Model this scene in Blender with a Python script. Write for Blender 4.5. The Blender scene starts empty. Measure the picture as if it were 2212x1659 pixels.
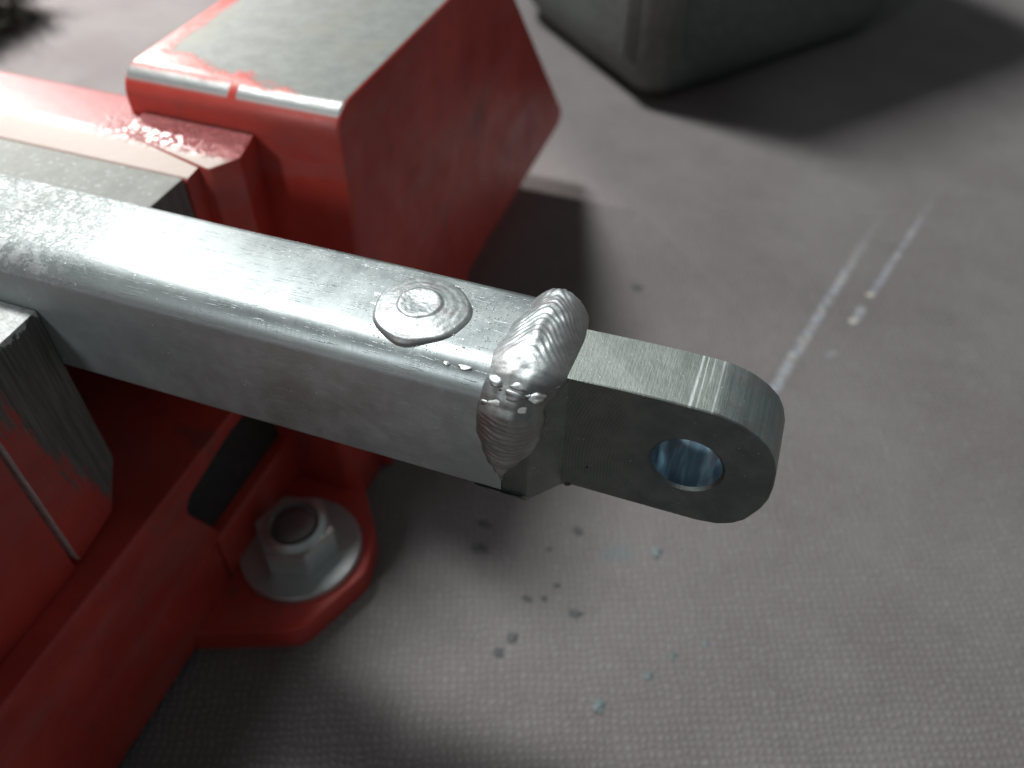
import bpy, bmesh, math, random
from mathutils import Vector, Matrix, noise as mnoise

# ------------------------------------------------------------------ scene, camera, light
S = bpy.context.scene
COL = S.collection
MM = 0.001
BENCH = -97.0

a, b, c = 0.32892094, 0.80481949, -0.01091986          # yaw, pitch down, roll
ca, sa, cb, sb, cc, sc = math.cos(a), math.sin(a), math.cos(b), math.sin(b), math.cos(c), math.sin(c)
r_ = Vector((ca, sa, 0)); fh = Vector((-sa, ca, 0)); u_ = Vector((0, 0, 1))
fw = cb * fh - sb * u_; dn = -(cb * u_ + sb * fh)
rt = cc * r_ + sc * dn; dn2 = cc * dn - sc * r_
cam_d = bpy.data.cameras.new('camera'); cam = bpy.data.objects.new('camera', cam_d); COL.objects.link(cam)
cm = Matrix((rt, -dn2, -fw)).transposed().to_4x4()
cm.translation = Vector((15.84, -67.36, 70.51)) * MM
cam.matrix_world = cm
cam_d.sensor_width = 36; cam_d.lens = 36 * 1817.64 / 2212
cam_d.clip_start = 0.005; cam_d.clip_end = 20
cam_d.dof.use_dof = True; cam_d.dof.focus_distance = 0.1055; cam_d.dof.aperture_fstop = 29.58 / 1.7
S.camera = cam

w = bpy.data.worlds.new('World'); S.world = w; w.use_nodes = True
bg = w.node_tree.nodes['Background']; bg.inputs[0].default_value = (0.86, 0.97, 1.0, 1); bg.inputs[1].default_value = 0.105
S.view_settings.view_transform = 'Standard'; S.view_settings.look = 'None'
S.view_settings.exposure = 0; S.view_settings.gamma = 1


def area(name, at, to, size, power, col):
    d = bpy.data.lights.new(name, 'AREA'); d.shape = 'DISK'; d.size = size * MM; d.energy = power; d.color = col
    o = bpy.data.objects.new(name, d); COL.objects.link(o)
    o.location = Vector(at) * MM
    o.rotation_euler = (Vector(to) - Vector(at)).to_track_quat('-Z', 'Y').to_euler()
    return o


def spot(name, at, to, radius, power, col, cone, blend):
    d = bpy.data.lights.new(name, 'SPOT'); d.energy = power; d.color = col; d.shadow_soft_size = radius * MM
    d.spot_size = math.radians(cone); d.spot_blend = blend
    o = bpy.data.objects.new(name, d); COL.objects.link(o)
    o.location = Vector(at) * MM
    o.rotation_euler = (Vector(to) - Vector(at)).to_track_quat('-Z', 'Y').to_euler()
    return o


# hard bright work lamp low from the left and behind, a lamp tube overhead left of the arm, a weak lamp in front left
spot('work_lamp', (-520, 350, 260), (-383, 152, -41), 14, 17.0, (1.0, 0.985, 0.95), 63.6, .15)
tube = area('overhead_tube', (-578, 318, 1090), (-20, 48, -60), 45, 18.0, (0.96, 1.0, 1.0))
tube.data.shape = 'RECTANGLE'; tube.data.size = .15; tube.data.size_y = .32
area('front_lamp', (-270, -600, 330), (-40, 0, -40), 110, .95, (0.92, 0.98, 1.0))


# ------------------------------------------------------------------ node helpers
class NT:
    def __init__(s, name):
        s.m = bpy.data.materials.new(name); s.m.use_nodes = True
        s.t = s.m.node_tree; s.n = s.t.nodes; s.p = s.n['Principled BSDF']
        tc = s.n.new('ShaderNodeTexCoord'); vm = s.n.new('ShaderNodeVectorMath'); vm.operation = 'SCALE'
        vm.inputs['Scale'].default_value = 1000
        s.t.links.new(tc.outputs['Object'], vm.inputs[0]); s.co = vm.outputs[0]

    def link(s, o, i): s.t.links.new(o, i)

    def put(s, v, i):
        if hasattr(v, 'is_linked') or isinstance(v, bpy.types.NodeSocket): s.link(v, i)
        else: i.default_value = v

    def map(s, scale=(1, 1, 1), rot=(0, 0, 0), loc=(0, 0, 0), co=None):
        m = s.n.new('ShaderNodeMapping'); s.link(co or s.co, m.inputs[0])
        m.inputs['Location'].default_value = loc; m.inputs['Rotation'].default_value = rot; m.inputs['Scale'].default_value = scale
        return m.outputs[0]

    def noise(s, scale, detail=4, rough=.55, co=None, dist=0):
        n = s.n.new('ShaderNodeTexNoise'); s.link(co or s.co, n.inputs['Vector'])
        n.inputs['Scale'].default_value = scale; n.inputs['Detail'].default_value = detail
        n.inputs['Roughness'].default_value = rough; n.inputs['Distortion'].default_value = dist
        return n.outputs[0]

    def wave(s, scale, co, dist=0, dscale=1, dr='X', prof='SIN'):
        n = s.n.new('ShaderNodeTexWave'); s.link(co, n.inputs['Vector']); n.bands_direction = dr; n.wave_profile = prof
        n.inputs['Scale'].default_value = scale; n.inputs['Distortion'].default_value = dist; n.inputs['Detail Scale'].default_value = dscale
        return n.outputs['Fac']

    def math(s, op, x, y=0.0, z=0.0, clamp=False):
        n = s.n.new('ShaderNodeMath'); n.operation = op; n.use_clamp = clamp
        s.put(x, n.inputs[0]); s.put(y, n.inputs[1]); s.put(z, n.inputs[2]); return n.outputs[0]

    def ramp(s, v, lo, hi, a=0.0, b=1.0, smooth=True):
        n = s.n.new('ShaderNodeMapRange'); n.interpolation_type = 'SMOOTHSTEP' if smooth else 'LINEAR'
        s.put(v, n.inputs['Value'])
        for k, q in (('From Min', lo), ('From Max', hi), ('To Min', a), ('To Max', b)): n.inputs[k].default_value = q
        return n.outputs['Result']

    def mix(s, f, x, y):
        n = s.n.new('ShaderNodeMix'); n.data_type = 'RGBA'
        s.put(f, n.inputs[0])
        for v, i in ((x, n.inputs[6]), (y, n.inputs[7])):
            if isinstance(v, tuple): i.default_value = (*v, 1)
            else: s.link(v, i)
        return n.outputs[2]

    def fmix(s, f, x, y):
        n = s.n.new('ShaderNodeMix'); n.data_type = 'FLOAT'
        s.put(f, n.inputs[0]); s.put(x, n.inputs[2]); s.put(y, n.inputs[3]); return n.outputs[0]

    def xyz(s, co=None):
        n = s.n.new('ShaderNodeSeparateXYZ'); s.link(co or s.co, n.inputs[0]); return n.outputs

    def normal(s):
        n = s.n.new('ShaderNodeNewGeometry'); q = s.n.new('ShaderNodeSeparateXYZ'); s.link(n.outputs['Normal'], q.inputs[0]); return q.outputs

    def bump(s, h, dist_mm, strength=1.0, prev=None):
        n = s.n.new('ShaderNodeBump'); s.put(h, n.inputs['Height']); n.inputs['Distance'].default_value = dist_mm * MM
        n.inputs['Strength'].default_value = strength
        if prev: s.link(prev, n.inputs['Normal'])
        return n.outputs[0]

    def out(s, color=None, metal=None, rough=None, normal=None, coat=None, spec=None, aniso=None):
        for k, v in (('Base Color', color), ('Metallic', metal), ('Roughness', rough), ('Normal', normal), ('Coat Weight', coat),
                     ('Specular IOR Level', spec), ('Anisotropic', aniso)):
            if v is None: continue
            if isinstance(v, tuple): v = (*v, 1)
            s.put(v, s.p.inputs[k])
        return s.m


def seg_mask(t, p, q, w0, w1):
    """soft distance mask of a segment in the xy plane (object millimetres)"""
    px, py, _ = t.xyz()
    d = Vector((q[0] - p[0], q[1] - p[1])); L = d.length; d /= L
    rx = t.math('SUBTRACT', px, p[0]); ry = t.math('SUBTRACT', py, p[1])
    al = t.math('ADD', t.math('MULTIPLY', rx, d.x), t.math('MULTIPLY', ry, d.y))
    al = t.math('MINIMUM', t.math('MAXIMUM', al, 0.0), L)
    ex = t.math('SUBTRACT', rx, t.math('MULTIPLY', al, d.x)); ey = t.math('SUBTRACT', ry, t.math('MULTIPLY', al, d.y))
    ds = t.math('SQRT', t.math('ADD', t.math('MULTIPLY', ex, ex), t.math('MULTIPLY', ey, ey)))
    wob = t.math('ADD', ds, t.math('MULTIPLY', t.math('SUBTRACT', t.noise(.45, 4, .7), .5), 2.6))
    return t.ramp(wob, w0, w1, 1.0, 0.0), t.math('DIVIDE', al, L)


# ------------------------------------------------------------------ materials
def mat_aluminium():
    t = NT('brushed_aluminium'); X, Y, Z = t.xyz()
    N = t.normal()
    fine = t.noise(1, 5, .7, t.map((3.2, .5, .5), (0, 0, math.radians(35))))
    vert = t.noise(1, 4, .65, t.map((4.5, .35, .35)))
    scr = t.noise(1, 2, .5, t.map((.25, 7, 7), (0, 0, math.radians(-24))))
    blot = t.noise(.12, 5, .65); blot2 = t.noise(.55, 6, .75)
    left = t.ramp(X, -88, -58, 1, 0)
    ox = t.math('MULTIPLY', left, t.ramp(blot2, .44, .56))
    ox = t.math('MULTIPLY', ox, t.ramp(N[2], .1, .6))
    speck = t.ramp(t.noise(2.2, 2, .5), .69, .74)
    speck = t.math('MULTIPLY', speck, t.ramp(t.noise(.16, 2, .5), .5, .62))
    col = t.mix(t.ramp(blot, .35, .7), (.37, .40, .40), (.48, .515, .51))
    col = t.mix(t.math('MULTIPLY', t.ramp(vert, .4, .75), .35), col, (.40, .44, .44))
    col = t.mix(t.ramp(X, -95, -25, .7, 0, False), col, (.17, .185, .185))  # base colour darkened leftwards to offset the lamp glare
    col = t.mix(ox, col, t.mix(t.ramp(blot, .4, .6), (.36, .38, .37), (.62, .64, .63)))
    col = t.mix(speck, col, (.93, .95, .95))
    ro = t.math('ADD', t.math('MULTIPLY', fine, .16), t.ramp(blot, .3, .7, .31, .40))
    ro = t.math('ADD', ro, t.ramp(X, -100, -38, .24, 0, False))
    ro = t.fmix(ox, ro, .66)
    ro = t.math('ADD', ro, t.ramp(N[1], -.95, -.8, .16, 0))
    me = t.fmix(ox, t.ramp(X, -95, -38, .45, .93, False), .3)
    h = t.math('ADD', t.math('MULTIPLY', fine, .5), t.math('MULTIPLY', vert, .35))
    h = t.math('ADD', h, t.math('MULTIPLY', t.ramp(scr, .62, .70), .5))
    n = t.bump(h, .05, .7)
    n = t.bump(t.math('MULTIPLY', ox, t.noise(1.4, 4, .7)), .25, .8, n)
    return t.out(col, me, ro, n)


def mat_lug():
    t = NT('machined_grey_metal'); X, Y, Z = t.xyz(); N = t.normal()
    # circular tool marks on the side face, cross-ground marks on the rim
    cx = t.math('SUBTRACT', X, 31.0); cz = t.math('SUBTRACT', Z, -14.0)
    rad = t.math('SQRT', t.math('ADD', t.math('MULTIPLY', cx, cx), t.math('MULTIPLY', cz, cz)))
    ring = t.math('SINE', t.math('ADD', t.math('MULTIPLY', rad, 15.0), t.math('MULTIPLY', t.noise(.5, 2), 6.0)))
    ring = t.math('MULTIPLY', ring, t.ramp(X, 4, 14, 1.0, .15))
    cross = t.noise(1, 4, .7, t.map((5.5, .25, 5.5)))
    cross2 = t.noise(1, 3, .6, t.map((2.6, 1.0, .3), (0, 0, .5)))
    streak = t.noise(1, 2, .5, t.map((1.6, .04, .04)))
    blot = t.noise(.22, 4, .6)
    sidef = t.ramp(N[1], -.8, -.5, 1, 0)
    tip = t.ramp(X, 15, 21)
    col = t.mix(t.ramp(blot, .3, .7), (.34, .37, .345), (.46, .49, .46))
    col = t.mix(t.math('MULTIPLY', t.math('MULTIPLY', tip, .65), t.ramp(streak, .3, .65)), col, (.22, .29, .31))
    col = t.mix(t.math('MULTIPLY', t.math('MULTIPLY', tip, .4), t.ramp(t.noise(.35, 3), .5, .65)), col, (.36, .29, .26))
    col = t.mix(sidef, col, t.mix(t.ramp(blot, .3, .75), (.115, .132, .125), (.17, .188, .178)))  # shade on the camera-side face is put into its colour
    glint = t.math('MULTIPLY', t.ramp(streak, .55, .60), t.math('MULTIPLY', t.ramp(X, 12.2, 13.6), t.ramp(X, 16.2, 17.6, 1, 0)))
    col = t.mix(t.math('MULTIPLY', glint, t.ramp(N[2], .6, .9)), col, (.9, .93, .93))  # glints on the file scratches painted as bright streaks
    speck = t.ramp(t.noise(2.6, 2, .5), .715, .75)
    col = t.mix(speck, col, (.85, .88, .86))
    col = t.mix(t.math('MULTIPLY', t.math('MULTIPLY', sidef, t.ramp(ring, .2, 1.0)), .2), col, (.33, .34, .29))
    ro = t.math('ADD', .34, t.math('MULTIPLY', cross, .2))
    h = t.math('ADD', t.math('MULTIPLY', cross, .8), t.math('MULTIPLY', cross2, .5))
    n = t.bump(h, .07, .8)
    n = t.bump(t.math('MULTIPLY', ring, sidef), .010, .6, n)
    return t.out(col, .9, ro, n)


def mat_weld():
    t = NT('weld_metal')
    f = t.noise(1.1, 5, .7); g = t.noise(5, 3, .6); N = t.normal(); X, Y, Z = t.xyz()
    col = t.mix(t.ramp(f, .35, .7), (.50, .53, .53), (.74, .77, .77))
    heat = t.math('MULTIPLY', t.ramp(t.noise(.3, 3), .42, .62), .45)
    col = t.mix(heat, col, (.42, .36, .35))
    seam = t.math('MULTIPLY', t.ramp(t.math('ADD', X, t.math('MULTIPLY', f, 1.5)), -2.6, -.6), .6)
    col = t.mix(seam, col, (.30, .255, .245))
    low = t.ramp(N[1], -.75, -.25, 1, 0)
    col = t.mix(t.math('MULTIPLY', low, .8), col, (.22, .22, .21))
    ro = t.math('ADD', .36, t.math('MULTIPLY', g, .2))
    n = t.bump(t.math('ADD', f, t.math('MULTIPLY', g, .35)), .065, .6)
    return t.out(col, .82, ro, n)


def mat_shiny_spatter():
    t = NT('bright_spatter'); f = t.noise(2, 4, .7)
    return t.out(t.mix(f, (.75, .75, .72), (.92, .93, .91)), .25, t.math('ADD', .2, t.math('MULTIPLY', f, .2)), t.bump(f, .08, .5))


def mat_bore():
    t = NT('bore_sky_tint'); f = t.noise(1, 2, .5, t.map((.55, .10, .25))); X, Y, Z = t.xyz()
    col = t.mix(t.ramp(f, .4, .62), (.14, .22, .29), (.42, .60, .70))  # blue sky reflection painted into the bore's colour
    col = t.mix(t.math('MULTIPLY', t.ramp(t.noise(.35, 2), .5, .7), .4), col, (.20, .16, .18))
    return t.out(col, .6, t.math('ADD', .12, t.math('MULTIPLY', f, .14)), t.bump(f, .03, .4))


PAINT = (.58, .050, .034)


def paint_nodes(t, dark=1.0):
    big = t.noise(.035, 4, .6); mid = t.noise(.16, 5, .65); fine = t.noise(2.4, 3, .6)
    col = t.mix(t.ramp(big, .3, .7), tuple(q * .8 for q in PAINT), (.64, .070, .050))
    # grime and scuffs
    sc1 = t.ramp(mid, .55, .72)
    col = t.mix(t.math('MULTIPLY', sc1, .30), col, (.16, .10, .095))
    sm = t.ramp(t.noise(1, 3, .6, t.map((.10, .10, .035), (.5, .3, .2))), .60, .70)
    col = t.mix(t.math('MULTIPLY', sm, .45), col, (.12, .065, .06))
    ru = t.ramp(t.noise(1, 4, .6, t.map((.02, .02, .09), (.2, .9, .1), (5, 3, 1))), .52, .66)
    col = t.mix(t.math('MULTIPLY', ru, .22), col, (.33, .19, .18))
    ro = t.math('ADD', t.ramp(mid, .3, .7, .30, .46), t.math('MULTIPLY', fine, .08))
    return col, ro, t.math('ADD', t.math('MULTIPLY', mid, .8), t.math('MULTIPLY', fine, .12))


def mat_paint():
    t = NT('shade_toned_red_paint'); col, ro, h = paint_nodes(t)
    col = t.mix(t.ramp(t.noise(.05, 4), .2, .8, .0, .36), col, (.13, .014, .011))  # red darkened to stand for the shade on the lower vise parts
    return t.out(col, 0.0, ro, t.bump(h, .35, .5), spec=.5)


def mat_anvil():
    """red casting whose flat top and front rim are rubbed to bare grey metal"""
    t = NT('red_casting_worn_top'); col, ro, h = paint_nodes(t); X, Y, Z = t.xyz(); N = t.normal()
    e = t.math('MULTIPLY', t.math('SUBTRACT', t.noise(.14, 5, .65), .5), 13.0)
    top = t.ramp(N[2], .72, .9)
    # front border of paint is wide on the left, thin on the right
    yy = t.math('ADD', t.math('SUBTRACT', Y, t.ramp(X, -98, -58, 57.5, 48.5, False)), e)
    xx = t.math('ADD', t.math('ADD', X, 95.5), t.math('MULTIPLY', e, .7))
    fe = t.math('MULTIPLY', t.math('SUBTRACT', t.noise(1.1, 4, .75), .5), 5.0)
    wy = t.ramp(t.math('ADD', yy, fe), -1.4, 1.4); wx = t.ramp(t.math('ADD', xx, fe), -1.4, 1.4)
    back = t.ramp(t.math('ADD', Y, t.math('MULTIPLY', e, 1.0)), 124, 126, 1, 0)
    worn = t.math('MULTIPLY', t.math('MULTIPLY', wy, wx), t.math('MULTIPLY', top, back))
    # rubbed front rim, broken by one nick
    rim = t.math('MULTIPLY', t.ramp(N[2], .55, .72), t.ramp(N[2], .985, .93))
    rim = t.math('MULTIPLY', rim, t.ramp(t.math('ADD', Y, t.math('MULTIPLY', e, .12)), 49.6, 51.2, 1, 0))
    nick = t.ramp(t.math('ABSOLUTE', t.math('ADD', t.math('ADD', X, 76.8), t.math('MULTIPLY', e, .1))), .5, 1.1)
    rim = t.math('MULTIPLY', rim, nick)
    bare = t.math('MAXIMUM', worn, rim)
    mot = t.noise(.25, 5, .7)
    steel = t.mix(t.ramp(mot, .3, .7), (.235, .238, .222), (.30, .303, .284))
    steel = t.mix(t.math('MULTIPLY', t.ramp(t.noise(.09, 3), .5, .7), .4), steel, (.30, .28, .22))
    col = t.mix(bare, col, t.mix(rim, steel, (.8, .8, .78)))
    ro = t.fmix(bare, ro, t.fmix(rim, .72, .34))
    me = t.math('MULTIPLY', bare, t.fmix(rim, .12, .9))
    hh = t.math('SUBTRACT', h, t.math('MULTIPLY', bare, .8))
    return t.out(col, me, ro, t.bump(hh, .3, .5))


def mat_ledge():
    """red jaw top: rough runny paint, thin and peach next to the steel jaw plate"""
    t = NT('thin_red_paint'); col, ro, h = paint_nodes(t); X, Y, Z = t.xyz(); N = t.normal()
    e = t.math('MULTIPLY', t.math('SUBTRACT', t.noise(.18, 4, .6), .5), 3.0)
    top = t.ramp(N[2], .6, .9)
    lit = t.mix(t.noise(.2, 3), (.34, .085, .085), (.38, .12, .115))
    col = t.mix(top, col, lit)  # pink gloss of the lit top is put into its colour
    thin = t.math('MULTIPLY', top, t.ramp(t.math('ADD', Y, e), 36.5, 38.5, 1, 0))
    col = t.mix(thin, col, (.36, .27, .23))
    rough_zone = t.math('MULTIPLY', t.ramp(X, -106, -84), t.ramp(Y, 36, 40))
    g = t.noise(1.1, 3, .6)
    ro = t.fmix(rough_zone, t.fmix(thin, .5, .6), .22)
    n = t.bump(h, .3, .5)
    n = t.bump(t.math('MULTIPLY', t.math('MULTIPLY', rough_zone, top), t.ramp(g, .42, .7)), .6, .8, n)
    return t.out(col, 0.0, ro, n, spec=.5)


def mat_steel_plate():
    t = NT('worn_jaw_steel'); N = t.normal(); X, Y, Z = t.xyz()
    mot = t.noise(.3, 5, .7)
    col = t.mix(t.ramp(mot, .3, .7), (.21, .21, .195), (.29, .29, .27))
    col = t.mix(t.math('MULTIPLY', t.ramp(t.noise(.9, 3), .6, .7), .4), col, (.62, .62, .6))
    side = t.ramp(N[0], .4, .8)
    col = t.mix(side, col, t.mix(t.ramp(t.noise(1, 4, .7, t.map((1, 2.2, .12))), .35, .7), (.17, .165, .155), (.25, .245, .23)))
    ro = t.math('ADD', .42, t.math('MULTIPLY', mot, .2))
    ver = t.noise(1, 3, .6, t.map((1, 2.6, .08)))
    n = t.bump(t.math('ADD', t.math('MULTIPLY', side, t.math('MULTIPLY', ver, 2.0)), t.math('MULTIPLY', mot, .8)), .22, .7)
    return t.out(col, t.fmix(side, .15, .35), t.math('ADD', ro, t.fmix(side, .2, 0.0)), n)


def mat_front_plate():
    """front jaw: bare bright top, end face half covered by leftover red paint"""
    t = NT('front_jaw_steel'); N = t.normal(); X, Y, Z = t.xyz(); pc, pr, ph = paint_nodes(t)
    mot = t.noise(.5, 5, .75)
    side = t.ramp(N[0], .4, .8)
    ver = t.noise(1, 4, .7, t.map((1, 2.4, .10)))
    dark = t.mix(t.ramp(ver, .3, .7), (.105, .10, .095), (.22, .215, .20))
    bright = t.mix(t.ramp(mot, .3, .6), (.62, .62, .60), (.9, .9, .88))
    col = t.mix(side, bright, dark)  # lit top and shaded end of the steel put into the colour
    e = t.math('MULTIPLY', t.math('SUBTRACT', t.noise(.35, 5, .7, t.map((1, 1.4, .4))), .5), 16.0)
    # paint survives towards the front and bottom: y + .35 z below a line
    f = t.math('ADD', t.math('ADD', Y, t.math('MULTIPLY', Z, .30)), e)
    chip = t.ramp(t.math('ADD', Z, t.math('MULTIPLY', t.math('SUBTRACT', t.noise(.45, 4, .7), .5), 5.0)), -9.2, -8.7)
    col = t.mix(t.math('MULTIPLY', side, chip), col, (.75, .75, .73))
    red = t.math('MULTIPLY', side, t.ramp(f, -24.0, -21.0, 1, 0))
    col = t.mix(red, col, pc)
    ro = t.fmix(red, t.math('ADD', .42, t.math('MULTIPLY', mot, .25)), pr)
    me = t.fmix(red, t.fmix(side, .55, .35), 0.0)
    n = t.bump(t.math('ADD', t.math('MULTIPLY', ver, 2.2), t.math('MULTIPLY', mot, .6)), .22, .8)
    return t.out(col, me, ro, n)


def mat_zinc(name, rough, col):
    t = NT(name); f = t.noise(.5, 4, .6)
    return t.out(t.mix(f, tuple(q * .8 for q in col), tuple(min(1, q * 1.15) for q in col)), .95,
                 t.math('ADD', rough, t.math('MULTIPLY', f, .12)), t.bump(f, .06, .4))


def mat_cloth():
    t = NT('grey_woven_cloth'); X, Y, Z = t.xyz()
    warp = t.noise(.05, 3); co = t.map((1, 1, 1), (0, 0, math.radians(24)))
    d = t.n.new('ShaderNodeVectorMath'); d.operation = 'ADD'
    wn = t.n.new('ShaderNodeTexNoise'); t.link(t.co, wn.inputs['Vector']); wn.inputs['Scale'].default_value = .22; wn.inputs['Detail'].default_value = 3
    sc_ = t.n.new('ShaderNodeVectorMath'); sc_.operation = 'SCALE'; sc_.inputs['Scale'].default_value = 3.2
    t.link(wn.outputs['Color'], sc_.inputs[0]); t.link(co, d.inputs[0]); t.link(sc_.outputs[0], d.inputs[1])
    x, y, _ = t.xyz(d.outputs[0])
    k = 2 * math.pi / 2.3
    sx = t.math('SINE', t.math('MULTIPLY', x, k)); sy = t.math('SINE', t.math('MULTIPLY', y, k))
    knot = t.ramp(t.math('MULTIPLY', sx, sy), -.15, 1.0)
    fib = t.noise(1, 4, .7, t.map((1.2, 3.5, 1), (0, 0, .42))); fib2 = t.noise(1.6, 4, .7)
    pat = t.noise(.022, 4, .6); pat2 = t.noise(.1, 4, .65)
    col = t.mix(t.ramp(pat, .3, .7), (.180, .157, .157), (.214, .193, .190))
    col = t.mix(t.math('MULTIPLY', t.ramp(pat2, .45, .75), .35), col, (.145, .128, .128))
    vis = t.ramp(fib2, .25, .7, .35, 1.0)
    col = t.mix(t.math('MULTIPLY', t.math('MULTIPLY', knot, t.math('MULTIPLY', vis, t.ramp(t.noise(.35, 4, .75),   .3, .7, .3, 1.3))), .56), col, (.34, .325, .32))
    col = t.mix(t.math('MULTIPLY', t.ramp(fib, .55, .75), .22), col, (.10, .09, .09))
    # bluish chalky drag marks
    m1, l1 = seg_mask(t, (31, 103), (57.5, 207), .6, 1.9)
    m1 = t.math('MULTIPLY', m1, t.ramp(l1, .45, 1.0, 1.0, .05))
    m2, l2 = seg_mask(t, (55.6, 158), (73.5, 220), .4, 1.4)
    m2 = t.math('MULTIPLY', m2, t.ramp(l2, .5, 1.0, .85, .1))
    m3, _ = seg_mask(t, (51.2, 143.6), (53.4, 151), .6, 1.9)
    m4, _ = seg_mask(t, (45.3, 125.5), (46.8, 128), .3, 1.7); m4 = t.math('MULTIPLY', m4, .5)
    mk = t.math('MAXIMUM', t.math('MAXIMUM', m1, m2), t.math('MAXIMUM', m3, m4))
    mk = t.math('MULTIPLY', mk, t.ramp(t.noise(1.3, 3, .7), .36, .56, .35, 1.0))
    mk = t.math('MULTIPLY', mk, t.ramp(t.noise(.42, 5, .8), .40, .58, .18, 1.0))
    col = t.mix(t.math('MULTIPLY', mk, .85), col, t.mix(t.ramp(t.noise(.3, 3), .4, .62), (.40, .46, .56), (.56, .56, .52)))
    st, _ = seg_mask(t, (3.0, 41.0), (6.5, 42.5), .6, 3.4)
    col = t.mix(t.math('MULTIPLY', st, .45), col, (.15, .20, .20))
    h = t.math('ADD', t.math('MULTIPLY', knot, .8), t.math('ADD', t.math('MULTIPLY', fib, .4), t.math('MULTIPLY', fib2, .4)))
    return t.out(col, 0.0, .92, t.bump(h, .42, .75), spec=.15)


def mat_case():
    t = NT('grey_textured_plastic'); f = t.noise(.3, 5, .7); g = t.noise(2.5, 3, .6)
    col = t.mix(t.ramp(f, .35, .7), (.095, .112, .104), (.145, .162, .152))
    return t.out(col, 0, .62, t.bump(t.math('ADD', f, t.math('MULTIPLY', g, .4)), .35, .5), spec=.35)


def mat_plain(name, c0, c1, scale, rough, metal=0.0):
    t = NT(name); f = t.noise(scale, 4, .65)
    return t.out(t.mix(t.ramp(f, .3, .7), c0, c1), metal, rough, t.bump(f, .1, .5))


M_AL, M_LUG, M_WELD, M_SPAT, M_BORE = mat_aluminium(), mat_lug(), mat_weld(), mat_shiny_spatter(), mat_bore()
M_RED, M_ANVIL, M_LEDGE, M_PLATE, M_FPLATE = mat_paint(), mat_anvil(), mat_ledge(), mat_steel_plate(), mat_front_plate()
M_NUT, M_WASH = mat_zinc('zinc_nut', .34, (.74, .77, .76)), mat_zinc('zinc_washer', .42, (.56, .585, .58))
M_BOLT = mat_zinc('dull_bolt_end', .42, (.30, .25, .245))
M_CLOTH, M_CASE = mat_cloth(), mat_case()
M_CRUMB = mat_plain('dark_grit', (.06, .063, .063), (.105, .108, .108), 1.2, .7)
M_CHIP = mat_plain('blue_grey_chip', (.10, .125, .13), (.19, .22, .225), .8, .5)
M_PALE = mat_plain('pale_crumb', (.42, .40, .33), (.55, .53, .46), .8, .7)
M_BRISTLE = mat_plain('dark_bristle', (.045, .045, .035), (.12, .12, .09), .4, .55)
M_HANDLE = mat_plain('dark_brush_wood', (.05, .04, .035), (.09, .075, .065), .2, .5)
M_POCKET_SHADE = mat_plain('pocket_shade_dark', (.012, .012, .012), (.03, .03, .028), .4, .6)  # near-black that stands for shade inside the slide pocket
M_HOLE = mat_plain('dark_pit', (.02, .02, .02), (.04, .04, .04), 1, .8)


# ------------------------------------------------------------------ object helpers
def org(p):
    o = Vector((0, 0, 0))
    while p is not None: o += p.location; p = p.parent
    return o


def build(name, bm, mat, parent=None, at=None, smooth=True, angle=35):
    """link a bmesh given in world millimetres as ONE mesh object"""
    bmesh.ops.recalc_face_normals(bm, faces=bm.faces[:])
    loc = Vector(at) * MM if at else Vector((0, 0, 0))
    base = org(parent) + loc
    # the mesh keeps world millimetres in its object space when the thing stands at the origin of the textures
    for v in bm.verts: v.co = v.co * MM - base
    if smooth:
        for f in bm.faces: f.smooth = True
        ang = math.radians(angle)
        for e in bm.edges:
            if len(e.link_faces) == 2 and e.calc_face_angle(0) > ang: e.smooth = False
    me = bpy.data.meshes.new(name); bm.to_mesh(me); bm.free()
    me.materials.append(mat)
    o = bpy.data.objects.new(name, me); COL.objects.link(o); o.location = loc
    if parent: o.parent = parent
    return o


def thing(name, label, cat, group=None):
    o = bpy.data.objects.new(name, None); COL.objects.link(o); o.empty_display_size = .01
    o['label'] = label; o['category'] = cat
    if group: o['group'] = group
    return o


def tag(o, label, cat, group=None):
    o['label'] = label; o['category'] = cat
    if group: o['group'] = group
    return o


def prism(poly, lo, hi, plane='xy', bevel=0.0, seg=3, bm=None):
    """extrude a closed 2-D polygon along the remaining axis"""
    bm0 = bmesh.new()
    def P(p, h): return {'xy': (p[0], p[1], h), 'yz': (h, p[0], p[1]), 'xz': (p[0], h, p[1])}[plane]
    A = [bm0.verts.new(P(p, lo)) for p in poly]; B = [bm0.verts.new(P(p, hi)) for p in poly]
    n = len(poly)
    bm0.faces.new(A); bm0.faces.new(B[::-1])
    for i in range(n): bm0.faces.new((A[i], A[(i + 1) % n], B[(i + 1) % n], B[i]))
    bmesh.ops.recalc_face_normals(bm0, faces=bm0.faces[:])
    if bevel:
        bmesh.ops.bevel(bm0, geom=[e for e in bm0.edges if e.calc_face_angle(0) > .3], offset=bevel, segments=seg, profile=.5, affect='EDGES', clamp_overlap=True)
    if bm is None: return bm0
    me = bpy.data.meshes.new('tmp'); bm0.to_mesh(me); bm0.free(); bm.from_mesh(me); bpy.data.meshes.remove(me)
    return bm


def box(x0, x1, y0, y1, z0, z1, bevel=0.0, seg=3, bm=None):
    return prism([(x0, y0), (x1, y0), (x1, y1), (x0, y1)], z0, z1, 'xy', bevel, seg, bm)


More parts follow.
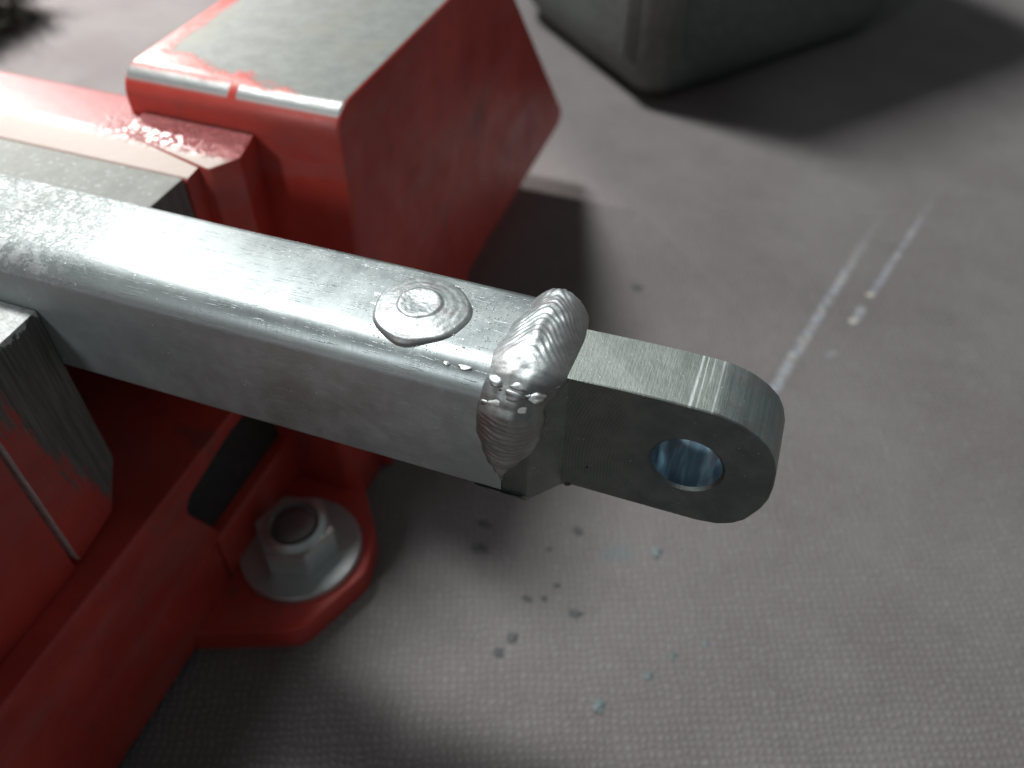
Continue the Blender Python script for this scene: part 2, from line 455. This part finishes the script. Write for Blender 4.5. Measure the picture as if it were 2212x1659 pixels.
def rounded(poly, radii, n=6):
    """round the corners of a polygon"""
    out = []; m = len(poly)
    for i, p in enumerate(poly):
        r = radii[i] if isinstance(radii, (list, tuple)) else radii
        p = Vector(p); q = Vector(poly[i - 1]); s = Vector(poly[(i + 1) % m])
        if r <= 0: out.append(tuple(p)); continue
        d1 = (q - p).normalized(); d2 = (s - p).normalized(); ang = d1.angle(d2)
        L = min(r / math.tan(ang / 2), (q - p).length * .49, (s - p).length * .49); rr = L * math.tan(ang / 2)
        cen = p + (d1 + d2).normalized() * (rr / math.sin(ang / 2))
        a0 = p + d1 * L - cen; a1 = p + d2 * L - cen; tot = a0.angle(a1)
        cr = a0.x * a1.y - a0.y * a1.x; sg = 1 if cr > 0 else -1
        for k in range(n + 1):
            th = sg * tot * k / n
            out.append((cen.x + a0.x * math.cos(th) - a0.y * math.sin(th), cen.y + a0.x * math.sin(th) + a0.y * math.cos(th)))
    return out


def lathe(profile, center, n=48):
    """profile of (r, z) about a vertical axis"""
    bm = bmesh.new(); rings = []
    for r, z in profile:
        if r < 1e-6: rings.append([bm.verts.new((center[0], center[1], center[2] + z))])
        else: rings.append([bm.verts.new((center[0] + r * math.cos(2 * math.pi * k / n), center[1] + r * math.sin(2 * math.pi * k / n), center[2] + z)) for k in range(n)])
    for A, B in zip(rings, rings[1:]):
        for k in range(n):
            j = (k + 1) % n
            if len(A) == 1 and len(B) == 1: continue
            if len(A) == 1: bm.faces.new((A[0], B[j], B[k]))
            elif len(B) == 1: bm.faces.new((A[k], A[j], B[0]))
            else: bm.faces.new((A[k], A[j], B[j], B[k]))
    return bm


def lump(bm, cen, rad, seed, sub=2, rough=.3):
    """an uneven little lump"""
    g = bmesh.ops.create_icosphere(bm, subdivisions=sub, radius=1.0)
    for v in g['verts']:
        d = 1 + rough * mnoise.noise(v.co * 1.3 + Vector((seed * 7.3, seed * 3.1, seed)))
        v.co = Vector((v.co.x * rad[0] * d, v.co.y * rad[1] * d, v.co.z * rad[2] * d)) + Vector(cen)
    return bm


# ------------------------------------------------------------------ the setting: cloth-covered bench
bench = build('workbench_top', box(-1100, 900, -500, 1100, BENCH - 30, BENCH, 3), M_CLOTH)
bench['kind'] = 'structure'

# ------------------------------------------------------------------ red bench vise
vise = thing('bench_vise', 'scuffed red cast iron bench vise clamping the aluminium bar', 'vise')

# fixed jaw casting: neck with the flat anvil top, sloping back, overhanging underside
prof = rounded([(47, 0.0), (126, 0.0), (194, -75.5), (101, -75.5), (101, -96.9), (47, -96.9)], [5.6, 3, 3.5, 4, 1, 1.5], 8)
bm = prism(prof, -99.5, -55.0, 'yz')
sid = [e for e in bm.edges if abs(e.verts[0].co.x - e.verts[1].co.x) < 1e-4 and e.calc_face_angle(0) > .3]
bmesh.ops.bevel(bm, geom=sid, offset=1.6, segments=3, profile=.5, affect='EDGES', clamp_overlap=True)
fixed = build('fixed_jaw', bm, M_ANVIL, vise)
# rear jaw block with its painted ledge
prof = rounded([(31.1, -8.35), (40, -7.6), (55, -9.4), (59, -52), (30, -52)], [.8, 3, 3.0, 3, 1], 6)
prism_l = prism(prof, -215, -76.2, 'yz')
ledge = prism_l
# right end swells out into a lobe behind the plate
lob = rounded([(-96, 39.5), (-73.6, 34.0), (-70.6, 39), (-73.2, 49), (-82, 53.5), (-96, 54)], [2, .8, 1.5, 4, 4, 2], 5)
ledge = prism(lob, -40, -7.55, 'xy', 1.2, 3, ledge)
build('rear_jaw', ledge, M_LEDGE, vise)
build('jaw_plate', box(-215, -76.6, 12.5, 31.0, -42, -8, .5, 2), M_PLATE, vise)
# lower pedestal, base, slide
ped = rounded([(-112, 33), (-57.5, 33), (-57.5, 46), (-57.5, 101), (-112, 101)], [2, 3, 0, 3, 2], 4)
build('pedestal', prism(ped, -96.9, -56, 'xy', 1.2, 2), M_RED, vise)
# slide beam with the dark pocket in its side
sp = rounded([(-190, -53.4), (34, -53.4), (34, -57.5), (17, -57), (-.5, -59.8), (6.0, -76.2), (3.6, -77), (3.6, -94.2), (-190, -94.2)], [2, .5, .5, 1, 3, 1, .5, 1, 2], 4)
bm = prism(sp, -150, -72, 'yz')
sid = [e for e in bm.edges if abs(e.verts[0].co.x - e.verts[1].co.x) < 1e-4 and e.calc_face_angle(0) > .3]
bmesh.ops.bevel(bm, geom=sid, offset=1.3, segments=3, profile=.5, affect='EDGES', clamp_overlap=True)
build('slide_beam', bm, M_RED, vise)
build('pocket_shade_fill', box(-150, -74.5, 1.5, 33.2, -76.3, -58.5), M_POCKET_SHADE, vise)  # dark block added to paint the pocket's shade
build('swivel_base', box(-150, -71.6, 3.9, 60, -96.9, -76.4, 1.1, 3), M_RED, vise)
# moving (front) jaw and its steel plate
mj = rounded([(-20.0, -10), (-20.0, -53.2), (-75, -53.2), (-60, -12)], [1, 1, 4, 5], 4)
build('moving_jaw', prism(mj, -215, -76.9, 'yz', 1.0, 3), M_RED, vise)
pl = [(-4.6, -8.2), (-4.6, -41), (-9.5, -50), (-19.0, -52), (-19.2, -8.6)]
bm = prism(pl, -215, -76.5, 'yz', .45, 2)
build('jaw_plate', bm, M_FPLATE, vise)
# mounting foot with washer, nut, bolt
ft = rounded([(-74, -11.2), (-52, -2.6), (-45.2, 14.5), (-47.6, 24.5), (-61, 42), (-74, 44)], [1, 6, 8, 9, 4, 1], 6)
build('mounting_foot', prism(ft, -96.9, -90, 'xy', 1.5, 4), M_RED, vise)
FC = (-61.0, 14.6)
prof = [(13.2, 0), (13.3, .4), (13.2, 1.7), (12.9, 2.0), (5.4, 2.0), (5.4, 0)]
nut = bmesh.new()
hexp = [(FC[0] + 8.5 * math.cos(math.radians(60 * k + 14)), FC[1] + 8.5 * math.sin(math.radians(60 * k + 14))) for k in range(6)]
prism(hexp, -87.9, -80.4, 'xy', 0, 1, nut)
bmesh.ops.bevel(nut, geom=[e for e in nut.edges if abs(e.verts[0].co.z - e.verts[1].co.z) > 5], offset=.22, segments=2, affect='EDGES')
nut2 = lathe([(6.9, -80.45), (6.75, -80.0), (6.3, -79.8), (5.6, -79.3), (5.3, -80.3)], (FC[0], FC[1], 0), 40)
me = bpy.data.meshes.new('t'); nut2.to_mesh(me); nut2.free(); nut.from_mesh(me); bpy.data.meshes.remove(me)
nut_o = build('nut', nut, M_NUT, vise)
build('washer', lathe(prof, (FC[0], FC[1], -89.95), 56), M_WASH, nut_o)
build('bolt_end', lathe([(5.1, -86), (5.0, -80.4), (4.6, -79.5), (3.6, -79.0), (2.4, -78.9), (0, -78.8)], (FC[0], FC[1], 0), 36), M_BOLT, nut_o)

# ------------------------------------------------------------------ welded bar with drilled lug
arm = thing('welded_bar', 'silver aluminium bar held in the vise with a welded drilled lug at its end', 'metal bar')
FR = 4.7
CORNER = [(.2 - FR * math.sin(math.radians(q)), 1 - FR + FR * math.cos(math.radians(q))) for q in range(78, -1, -6)]
CORNER[0] = (-4.5, CORNER[0][1])
sec = rounded([(-4.5, -3), (5.6, 1), (12.4, 1), (12.4, -19.8), (-4.5, -19.8)], [0, 0, 1.5, 1.0, 1.0], 10)
sec = CORNER + [p for p in sec if p not in ((-4.5, -3), (5.6, 1))]
XS = [-215 + 2.5 * k for k in range(82)] + [-10.0, -7.0]
bm = bmesh.new(); rings = []
for x in XS:
    wob = .10 * mnoise.noise(Vector((x * .05, 3.1, 0)))
    rings.append([bm.verts.new((x, y, z + wob * (1 if z > -10 else .5))) for y, z in sec])
n = len(sec)
for A, B in zip(rings, rings[1:]):
    for k in range(n): bm.faces.new((A[k], A[(k + 1) % n], B[(k + 1) % n], B[k]))
bm.faces.new(rings[0]); bm.faces.new(rings[-1][::-1])
bar = build('bar', bm, M_AL, arm, angle=50)

# shoulder + tongue of the lug
plan = [(-7.5, -4.2), (-3.7, -4.2), (0.02, 0.0), (.6, 0.35), (.6, 8.7), (0.0, 9.0), (-3.4, 12.1), (-7.5, 12.1)]
lug_bm = prism(plan, -20.6, -.35, 'xy', .25, 2)
outl = [(-.4, 0), (6.4, .25), (11.7, .3), (17.4, .15), (20.2, -.65), (22.3, -1.9), (23.8, -3.3), (24.8, -5.0), (25.5, -7.2), (25.75, -9.8),
        (25.7, -12.2), (25.2, -14.4), (23.9, -17.3), (22.6, -18.7), (20.9, -19.6), (18.3, -20.05), (12.6, -20.05), (-.4, -19.95)]
HC = (15.3, -9.95); HR = 4.3
def ray_out(th):
    d = Vector((math.cos(th), math.sin(th))); best = None
    for i in range(len(outl)):
        p = Vector(outl[i]) - Vector(HC); q = Vector(outl[(i + 1) % len(outl)]) - Vector(HC); e = q - p
        den = d.x * e.y - d.y * e.x
        if abs(den) < 1e-9: continue
        s = (p.x * e.y - p.y * e.x) / den; tt = (p.x * d.y - p.y * d.x) / den
        if s > 0 and -1e-6 <= tt <= 1 + 1e-6 and (best is None or s < best): best = s
    return best
ths = sorted([2 * math.pi * k / 96 for k in range(96)] + [math.atan2(p[1] - HC[1], p[0] - HC[0]) % (2 * math.pi) for p in (outl[0], outl[-1])])
def ring(bm, kind, y, k=0.0):
    r = []
    for th in ths:
        d = (math.cos(th), math.sin(th))
        s = HR + k if kind == 'h' else ray_out(th) - k
        r.append(bm.verts.new((HC[0] + d[0] * s, y, HC[1] + d[1] * s)))
    return r
tb = bmesh.new()
R = [ring(tb, 'h', .35), ring(tb, 'h', 0, .42), ring(tb, 'o', 0, .16), ring(tb, 'o', .16), ring(tb, 'o', 4.5), ring(tb, 'o', 8.84), ring(tb, 'o', 9, .16), ring(tb, 'h', 9, .42), ring(tb, 'h', 8.65)]
for A, B in zip(R, R[1:]):
    for k in range(len(ths)):
        j = (k + 1) % len(ths); tb.faces.new((A[k], A[j], B[j], B[k]))
me = bpy.data.meshes.new('t'); tb.to_mesh(me); tb.free(); lug_bm.from_mesh(me); bpy.data.meshes.remove(me)
lug = build('lug', lug_bm, M_LUG, arm, angle=28)
bb = bmesh.new(); RR = [ring(bb, 'h', y, kk) for y, kk in ((.35, .004), (3, 0), (6, 0), (8.65, .004))]
for A, B in zip(RR, RR[1:]):
    for k in range(len(ths)):
        j = (k + 1) % len(ths); bb.faces.new((A[k], A[j], B[j], B[k]))
bore = build('bore', bb, M_BORE, lug)
# two small pits in the side face and a burr on the lower edge
pit = bmesh.new(); lump(pit, (3.2, .0, -15.4), (.22, .05, .26), 2, 2); lump(pit, (.9, .1, -19.9), (.5, .35, .4), 5, 2, .6)
build('pit', pit, M_HOLE, lug)


def bar_top(y):
    """height of the bar's rounded upper side at y"""
    if y <= -4.4: return 1 - FR + FR * math.cos(math.radians(78))
    if y < .2: return 1 - FR + math.sqrt(max(0, FR * FR - (.2 - y) ** 2))
    if y > 10.9:
        q = min(1.0, (y - 10.9) / 1.5); return 1 - 1.5 * (1 - math.sqrt(max(0, 1 - q * q)))
    return 1.0


def saw(p):
    f = p % 1.0
    return (f / .72 if f < .72 else (1 - f) / .28)


# one bead wrapped round the joint: it follows the outline of the bar's section and stands proud of it
def sec_path():
    P = [(12.4, z) for z in (-17, -14, -11, -8, -5, -2.5, -.5)]
    P += [(10.9 + 1.5 * math.cos(math.radians(q)), -.5 + 1.5 * math.sin(math.radians(q))) for q in (15, 30, 45, 60, 75)]
    P += [(y, 1.0) for y in (10.9, 9, 7, 5, 3, 1.5, .2)]
    P += [(.2 - FR * math.sin(math.radians(q)), 1 - FR + FR * math.cos(math.radians(q))) for q in range(8, 90, 8)]
    P += [(-4.5, z) for z in (-3.7, -5, -7, -9, -11, -13, -15, -17.2)]
    return [Vector(p) for p in P]
PATH = sec_path(); CUM = [0]
for p, q in zip(PATH, PATH[1:]): CUM.append(CUM[-1] + (q - p).length)
def at_s(s):
    s = max(0, min(CUM[-1] - 1e-6, s))
    k = max(i for i in range(len(CUM) - 1) if CUM[i] <= s)
    f = (s - CUM[k]) / (CUM[k + 1] - CUM[k]); return PATH[k].lerp(PATH[k + 1], f)
def pn(s):
    p = at_s(s); d = at_s(s + 1.1) - at_s(s - 1.1); d.normalize()
    return p, Vector((d.y, -d.x))
S_TOP = CUM[12]; S_FIL = CUM[18]; S_FRONT = S_FIL + FR * math.pi / 2
def lerp_tab(tab, s):
    if s <= tab[0][0]: return tab[0][1]
    for (a0, v0), (a1, v1) in zip(tab, tab[1:]):
        if s <= a1:
            f = (s - a0) / (a1 - a0); f = f * f * (3 - 2 * f); return v0 + (v1 - v0) * f
    return tab[-1][1]
SF = S_FRONT
H_TAB = [(0, .1), (4, 1.0), (S_TOP - 4, 1.4), (S_TOP, 1.8), (S_TOP + 3.4, 2.25), (S_TOP + 7, 1.75), (S_FIL - 1, 1.35), (S_FIL + 2.6, 1.05), (S_FIL + 4.6, .85), (SF - 1.5, .9), (SF + .2, 1.45), (SF + 4, 1.5), (SF + 8, 1.2), (SF + 11, .6), (CUM[-1], .05)]
WL_TAB = [(0, 1.0), (5, 3.2), (S_TOP - 1, 3.1), (S_TOP + 2, 3.5), (S_TOP + 6, 4.5), (S_FIL, 5.0), (S_FIL + 3, 4.4), (SF - 1, 4.2), (SF + 1, 4.4), (SF + 4, 4.2), (SF + 7, 3.5), (SF + 9.6, 2.5), (SF + 11.4, 1.3), (SF + 12.2, .4), (CUM[-1], .1)]
WR_TAB = [(0, 1.0), (5, 3.4), (S_TOP - 1, 4.2), (S_TOP + 4, 4.8), (S_FIL, 4.6), (S_FIL + 3, 4.2), (SF - 1, 3.6), (SF + 1, 3.9), (SF + 4, 3.8), (SF + 7, 3.3), (SF + 9.6, 2.3), (SF + 11.4, 1.2), (SF + 12.2, .4), (CUM[-1], .1)]
X_TAB = [(0, -5.5), (S_TOP, -4.9), (S_FIL, -4.7), (SF, -5.7), (SF + 5, -6.1), (CUM[-1], -6.9)]
bm = bmesh.new(); NS, NT_ = 330, 80; G = []
for i in range(NS + 1):
    sv = CUM[-1] * i / NS; p, nrm = pn(sv)
    hp, wl, wr, xc = (lerp_tab(t_, sv) for t_ in (H_TAB, WL_TAB, WR_TAB, X_TAB)); row = []
    wav = .3 * mnoise.noise(Vector((sv * .33, 11, 0)))
    for j in range(NT_ + 1):
        q = j / NT_ * 2 - 1
        x = xc + (wl + wav if q < 0 else wr) * q
        ex = 2.0 if q < 0 else 2.3
        sh = max(0, 1 - abs(q) ** ex); sh = sh ** (.95 if q < 0 else .72)
        if sv > SF - 1.5: sh = sh + (max(0, 1 - abs(q) ** 2.6) ** .6 - sh) * min(1, (sv - SF + 1.5) / 2)
        h = hp * sh
        nz = mnoise.noise(Vector((x * .4, sv * .4, 4)))
        if sv < SF - 1.5:                       # upper bead: ripples pointing to the back, a pressed ridge in the middle
            on = max(0, min(1, (sv - S_TOP + 3) / 2)) * max(0, min(1, (S_FIL + 1.5 - sv) / 3.5))
            ph = (-sv + 5.2 * (abs(q + .06) ** 2 + .03) ** .62) / 1.02 + .8 * nz
            h += (.15 * saw(ph) - .07) * sh * on * (.5 + .9 * max(0, mnoise.noise(Vector((x * .25, sv * .3, 7))) + .45))
            h += .38 * math.exp(-((q + .1) / .24) ** 2) * math.exp(-((sv - S_TOP - 7.2) / 2.8) ** 2)
            h -= .35 * math.exp(-((q + .05) / .3) ** 2) * math.exp(-((sv - S_FIL - 1.8) / 1.6) ** 2)
        else:                                   # lower bead: stacked level ripples, smooth crater at the end
            d_ = sv - SF; on = max(0, min(1, (d_ + .3) / .8)) * max(0, min(1, (9.6 - d_) / .8))
            ph = (d_ + 1.3 * q * q * (.3 + d_ * .09) - .3 * q) / .86 + .4 * nz
            h += (.17 * saw(ph) - .07) * sh * on
            h -= .28 * math.exp(-((q) / .5) ** 2) * math.exp(-((d_ - 10.6) / .9) ** 2)
        h += .13 * mnoise.noise(Vector((x * .8, sv * .8, 9))) * sh
        # towards the lug the footing sinks to the narrower shoulder
        sink = max(0, q) ** 1.8 * (1.25 if sv < S_FIL + 3 else 1.5) + (1 - sh) * .12
        o_ = p + nrm * (h - sink)
        row.append(bm.verts.new((x, o_.x, o_.y)))
    G.append(row)
for A, B in zip(G, G[1:]):
    for k in range(NT_): bm.faces.new((A[k], A[k + 1], B[k + 1], B[k]))
# closed underside
per = [G[0][k] for k in range(NT_ + 1)] + [G[i][NT_] for i in range(1, NS + 1)] + [G[NS][k] for k in range(NT_ - 1, -1, -1)] + [G[i][0] for i in range(NS - 1, 0, -1)]
low = [bm.verts.new((-5.2 + (v.co.x + 5.2) * .7, 4 + (v.co.y - 4) * .8, -9 + (v.co.z + 9) * .8)) for v in per]
for k in range(len(per)):
    j = (k + 1) % len(per); bm.faces.new((per[k], per[j], low[j], low[k]))
build('weld_bead', bm, M_WELD, arm, angle=75)
# bead under the joint
bm = bmesh.new(); G = []
for i in range(41):
    y = -4.6 + 17.2 * i / 40; row = []
    for j in range(31):
        q = j / 30 * 2 - 1; x = -7.4 + 3.7 * q
        e = max(0, 1 - abs((y - 4.0) / 8.6) ** 4) ** .6
        sh = max(0, 1 - q * q) ** .6
        row.append(bm.verts.new((x, y, -19.5 - (1.7 * sh + .12 * math.sin(y * 6 + 2 * q * q) * sh) * e - .15 * mnoise.noise(Vector((x, y, 1))) * sh)))
    G.append(row)
for A, B in zip(G, G[1:]):
    for k in range(30): bm.faces.new((A[k], A[k + 1], B[k + 1], B[k]))
build('weld_bead', bm, M_WELD, arm, angle=70)

# plug weld: shallow cone with a raised, dimpled disc
bm = bmesh.new(); NR, NA = 46, 120; rows = []
DC = (-20.6, 4.2)
for i in range(NR + 1):
    r = i / NR; row = []
    for k in range(NA):
        th = 2 * math.pi * k / NA
        edge = 6.15 * (1 + .02 * math.sin(3 * th + 1) + .012 * math.sin(7 * th))
        off = Vector((-.5, .25)) * (1 - r)
        x = DC[0] + off.x + edge * r * math.cos(th); y = DC[1] + off.y + edge * r * math.sin(th)
        if r < .42: h = 1.25 - .2 * (1 - (r / .42) ** 2) ** 2
        else:
            q = (r - .42) / .58; st = min(1, (r - .42) / .07); h = 1.25 - .2 * st * st * (3 - 2 * st) - .62 * q ** 1.2 - .28 * max(0, (q - .88) / .12) ** 1.5
        h += (1 - r ** 4) * .05 * mnoise.noise(Vector((x * .9, y * .9, 3))) + .03 * mnoise.noise(Vector((x * 2.5, y * 2.5, 8)))
        h += .012 * math.sin(r * 40) * (1 if r > .5 else .3)
        row.append(bm.verts.new((x, y, 1.0 * (1 - .75 * r ** 4) + bar_top(y) * .75 * r ** 4 + max(h, -.15))))
    rows.append(row)
cv = bm.verts.new((DC[0] - .5, DC[1] + .25, 2.07))
for k in range(NA): bm.faces.new((cv, rows[1][k], rows[1][(k + 1) % NA]))
for A, B in zip(rows[1:], rows[2:]):
    for k in range(NA): bm.faces.new((A[k], A[(k + 1) % NA], B[(k + 1) % NA], B[k]))
for v in rows[0]: bm.verts.remove(v)
base = [bm.verts.new((v.co.x, v.co.y, bar_top(v.co.y) - .6)) for v in rows[-1]]
for k in range(NA): bm.faces.new((rows[-1][k], rows[-1][(k + 1) % NA], base[(k + 1) % NA], base[k]))
build('plug_weld', bm, M_WELD, arm, angle=60)

# melted blobs around the joint's near corner
rnd = random.Random(4)
blobs = [((-7.8, -3.1, .05), (1.15, .95, .42), 1), ((-5.2, -3.3, .0), (1.3, .7, .5), 1), ((-6.6, -4.7, -2.3), (1.7, .45, .7), 0), ((-8.6, -4.6, -2.9), (.9, .35, .6), 1),
         ((-4.6, -4.6, -2.3), (1.0, .5, .55), 0), ((-3.0, -3.4, -.9), (1.3, 1.0, .6), 1), ((-5.6, -4.0, -1.2), (1.6, .7, .9), 1),
         ((-14.5, -2.6, .05), (.45, .4, .16), 1), ((-12.1, -2.5, .1), (.95, .5, .16), 1),
         ((-1.5, -1.0, -.4), (.8, 1.0, .35), 1), ((-.8, 1.2, -.1), (.5, .9, .3), 0), ((-25.4, 6.4, .95), (1.0, .7, .30), 0), ((-27.0, 5.2, .95), (.9, .4, .2), 0), ((-26.0, 3.4, .95), (1.3, .3, .16), 0)]
for k, (cpos, rad, shiny) in enumerate(blobs):
    bm = bmesh.new(); lump(bm, cpos, rad, k + 1, 3, .38)
    build('weld_blob', bm, M_SPAT if not shiny else M_WELD, arm, angle=80)
# fine spatter
bm = bmesh.new()
for k in range(150):
    if k < 95:
        th = rnd.uniform(0, 6.283); rr = 5.9 + abs(rnd.gauss(0, .8)); x, y = DC[0] + rr * math.cos(th), DC[1] + rr * math.sin(th)
    else: x, y = rnd.uniform(-14, -9.5), rnd.uniform(-1, 9)
    if not -2.2 < y < 11: continue
    s = rnd.uniform(.04, .13)
    g = bmesh.ops.create_icosphere(bm, subdivisions=1, radius=s)
    for v in g['verts']: v.co += Vector((x, y, bar_top(y) + s * .3))
o = build('spatter_beads', bm, M_SPAT, arm); o['kind'] = 'stuff'

# ------------------------------------------------------------------ grey case behind
case = thing('plastic_case', 'dark grey moulded case with a ribbed corner standing behind the vise', 'case')
K = Vector((-36, 243)); d1 = Vector((-.73, .683)); d2 = Vector((.631, .776))
pc = [K, K + d2 * 150, K + d2 * 150 + d1 * 120, K + d1 * 120]
pl_ = rounded([tuple(p) for p in pc], [11, 28, 28, 28], 10)
bm = bmesh.new(); lay = []
cen = sum((Vector(p) for p in pl_), Vector((0, 0))) / len(pl_)
for z, ins in ((-96.9, 22), (-95.6, 13), (-92.6, 6.5), (-88, 2.6), (-82, .6), (-75, 0), (-10, -1.5), (45, -3), (49, -1), (51, 3)):
    lay.append([bm.verts.new(tuple((Vector(p) + (cen - Vector(p)).normalized() * ins).to_3d() + Vector((0, 0, z)))) for p in pl_])
for A, B in zip(lay, lay[1:]):
    for k in range(len(pl_)): bm.faces.new((A[k], A[(k + 1) % len(pl_)], B[(k + 1) % len(pl_)], B[k]))
bm.faces.new(lay[0]); bm.faces.new(lay[-1])
build('case_body', bm, M_CASE, case)
for t0, s in ((d1, 16), (d1, 11.8), (d2, 12.5)):
    p = K + t0 * s; nrm = Vector((t0.y, -t0.x)) if t0 is d2 else Vector((-t0.y, t0.x))
    nrm = -nrm if (p + nrm - cen).length < (p - cen).length else nrm
    q = [p - t0 * 1.2 - nrm * 3, p + t0 * 1.2 - nrm * 3, p + t0 * .9 + nrm * 1.5, p - t0 * .9 + nrm * 1.5]
    build('corner_rib', prism([tuple(v) for v in q], -80, 40, 'xy', .5, 3), M_CASE, case)
# ------------------------------------------------------------------ brush in the far left corner
brush = thing('bristle_brush', 'dark bristly brush end poking in at the top left corner', 'brush')
hb = rounded([(-487, 205), (-357, 205), (-347, 215), (-347, 236), (-357, 246), (-487, 246)], 5, 4)
build('handle', prism(hb, BENCH + .05, -72, 'xy', 3, 3), M_HANDLE, brush)
bm = bmesh.new(); rb = random.Random(9)
for k in range(520):
    x0, y0, z0 = -351, rb.uniform(207, 245), rb.uniform(-90, -74)
    L = rb.uniform(18, 40); dd = Vector((1, rb.gauss(-.25, .3), rb.gauss(.05, .22))).normalized()
    p0 = Vector((x0, y0, z0)); p1 = p0 + dd * L * .55; p2 = p0 + dd * L + Vector((0, rb.gauss(-2, 3), rb.gauss(-1, 2)))
    s = Vector((0, .35, 0)); s2 = Vector((0, 0, .35))
    ring_ = []
    for p, f in ((p0, 1), (p1, .9), (p2, .5)):
        ring_.append([bm.verts.new(p + s * f), bm.verts.new(p + s2 * f), bm.verts.new(p - s * f), bm.verts.new(p - s2 * f)])
    for A, B in zip(ring_, ring_[1:]):
        for q in range(4): bm.faces.new((A[q], A[(q + 1) % 4], B[(q + 1) % 4], B[q]))
o = build('bristles', bm, M_BRISTLE, brush, smooth=False); o['kind'] = 'stuff'

# ------------------------------------------------------------------ crumbs on the cloth
def crumb(x, y, rad, seed, mat, label, group=None, name='grit_crumb', cat='crumb'):
    bm = bmesh.new(); lump(bm, (x, y, BENCH + rad[2] * .3), (rad[0] * 1.1, rad[1] * 1.1, rad[2] * .45), seed, 2, .75)
    o = build(name, bm, mat, None, (x, y, BENCH))
    return tag(o, label, cat, group)
G1 = 'dark grit crumbs on the cloth'
crumb(-13.5, 137.3, (1.6, 1.2, .8), 1, M_CRUMB, 'lone dark crumb on the cloth behind the weld', G1)
crumb(-5.7, 44.9, (1.3, .9, .6), 2, M_CRUMB, 'dark crumb just under the root of the lug', G1)
crumb(-25.9, 32.2, (1.5, 1.1, .6), 3, M_CRUMB, 'dark crumb nearest the shadow right of the washer', G1)
crumb(-27.2, 39.0, (1.6, .7, .4), 4, M_CRUMB, 'thin dark sliver just below the underside of the bar', G1)
crumb(-10.4, 37.7, (.6, .5, .4), 5, M_CRUMB, 'tiny dark speck between the two crumbs below the weld', G1)
crumb(-6.0, 29.3, (.7, .6, .4), 6, M_CRUMB, 'tiny dark speck alone in the middle of the crumbs', G1)
crumb(-11.2, 23.9, (1.2, .6, .4), 7, M_CRUMB, 'slanted dark sliver, left one of a close pair', G1)
crumb(-7.7, 25.1, (.7, .6, .4), 8, M_CRUMB, 'small dark speck, right one of a close pair', G1)
crumb(-.1, 23.9, (1.3, .8, .5), 9, M_CRUMB, 'brownish dark crumb with a tail below the lug', G1)
crumb(-11.3, 13.9, (1.0, 1.2, .6), 10, M_CRUMB, 'dark crumb, upper of two in the lower centre', G1)
crumb(-12.9, 9.8, (1.1, .9, .6), 11, M_CRUMB, 'dark crumb, lower of two in the lower centre', G1)
crumb(10.1, 5.8, (1.1, 1.3, .8), 12, M_CHIP, 'lowest blue-grey chip near the bottom edge', 'blue-grey chips on the cloth', 'metal_chip', 'chip')
crumb(13.2, 45.1, (.95, 1.3, .9), 13, M_CHIP, 'upright blue-grey chip right below the drilled hole', 'blue-grey chips on the cloth', 'metal_chip', 'chip')
crumb(18.1, 15.4, (.8, .8, .5), 14, M_CHIP, 'small blue chip, left one of three in a slanting row', 'blue-grey chips on the cloth', 'metal_chip', 'chip')
crumb(22.1, 21.4, (.8, .9, .5), 15, M_CHIP, 'small blue chip, middle one of three in a slanting row', 'blue-grey chips on the cloth', 'metal_chip', 'chip')
crumb(28.1, 26.5, (.7, .7, .4), 16, M_CHIP, 'small blue chip, right one of three in a slanting row', 'blue-grey chips on the cloth', 'metal_chip', 'chip')
crumb(51.3, 143.8, (1.2, 1.2, .7), 17, M_PALE, 'cream crumb at the lower end of the short chalk dab', 'pale crumbs beside the chalk marks', 'pale_crumb')
crumb(55.6, 158.4, (1.2, 1.0, .6), 18, M_PALE, 'cream crumb at the lower end of the right-hand chalk streak', 'pale crumbs beside the chalk marks', 'pale_crumb')
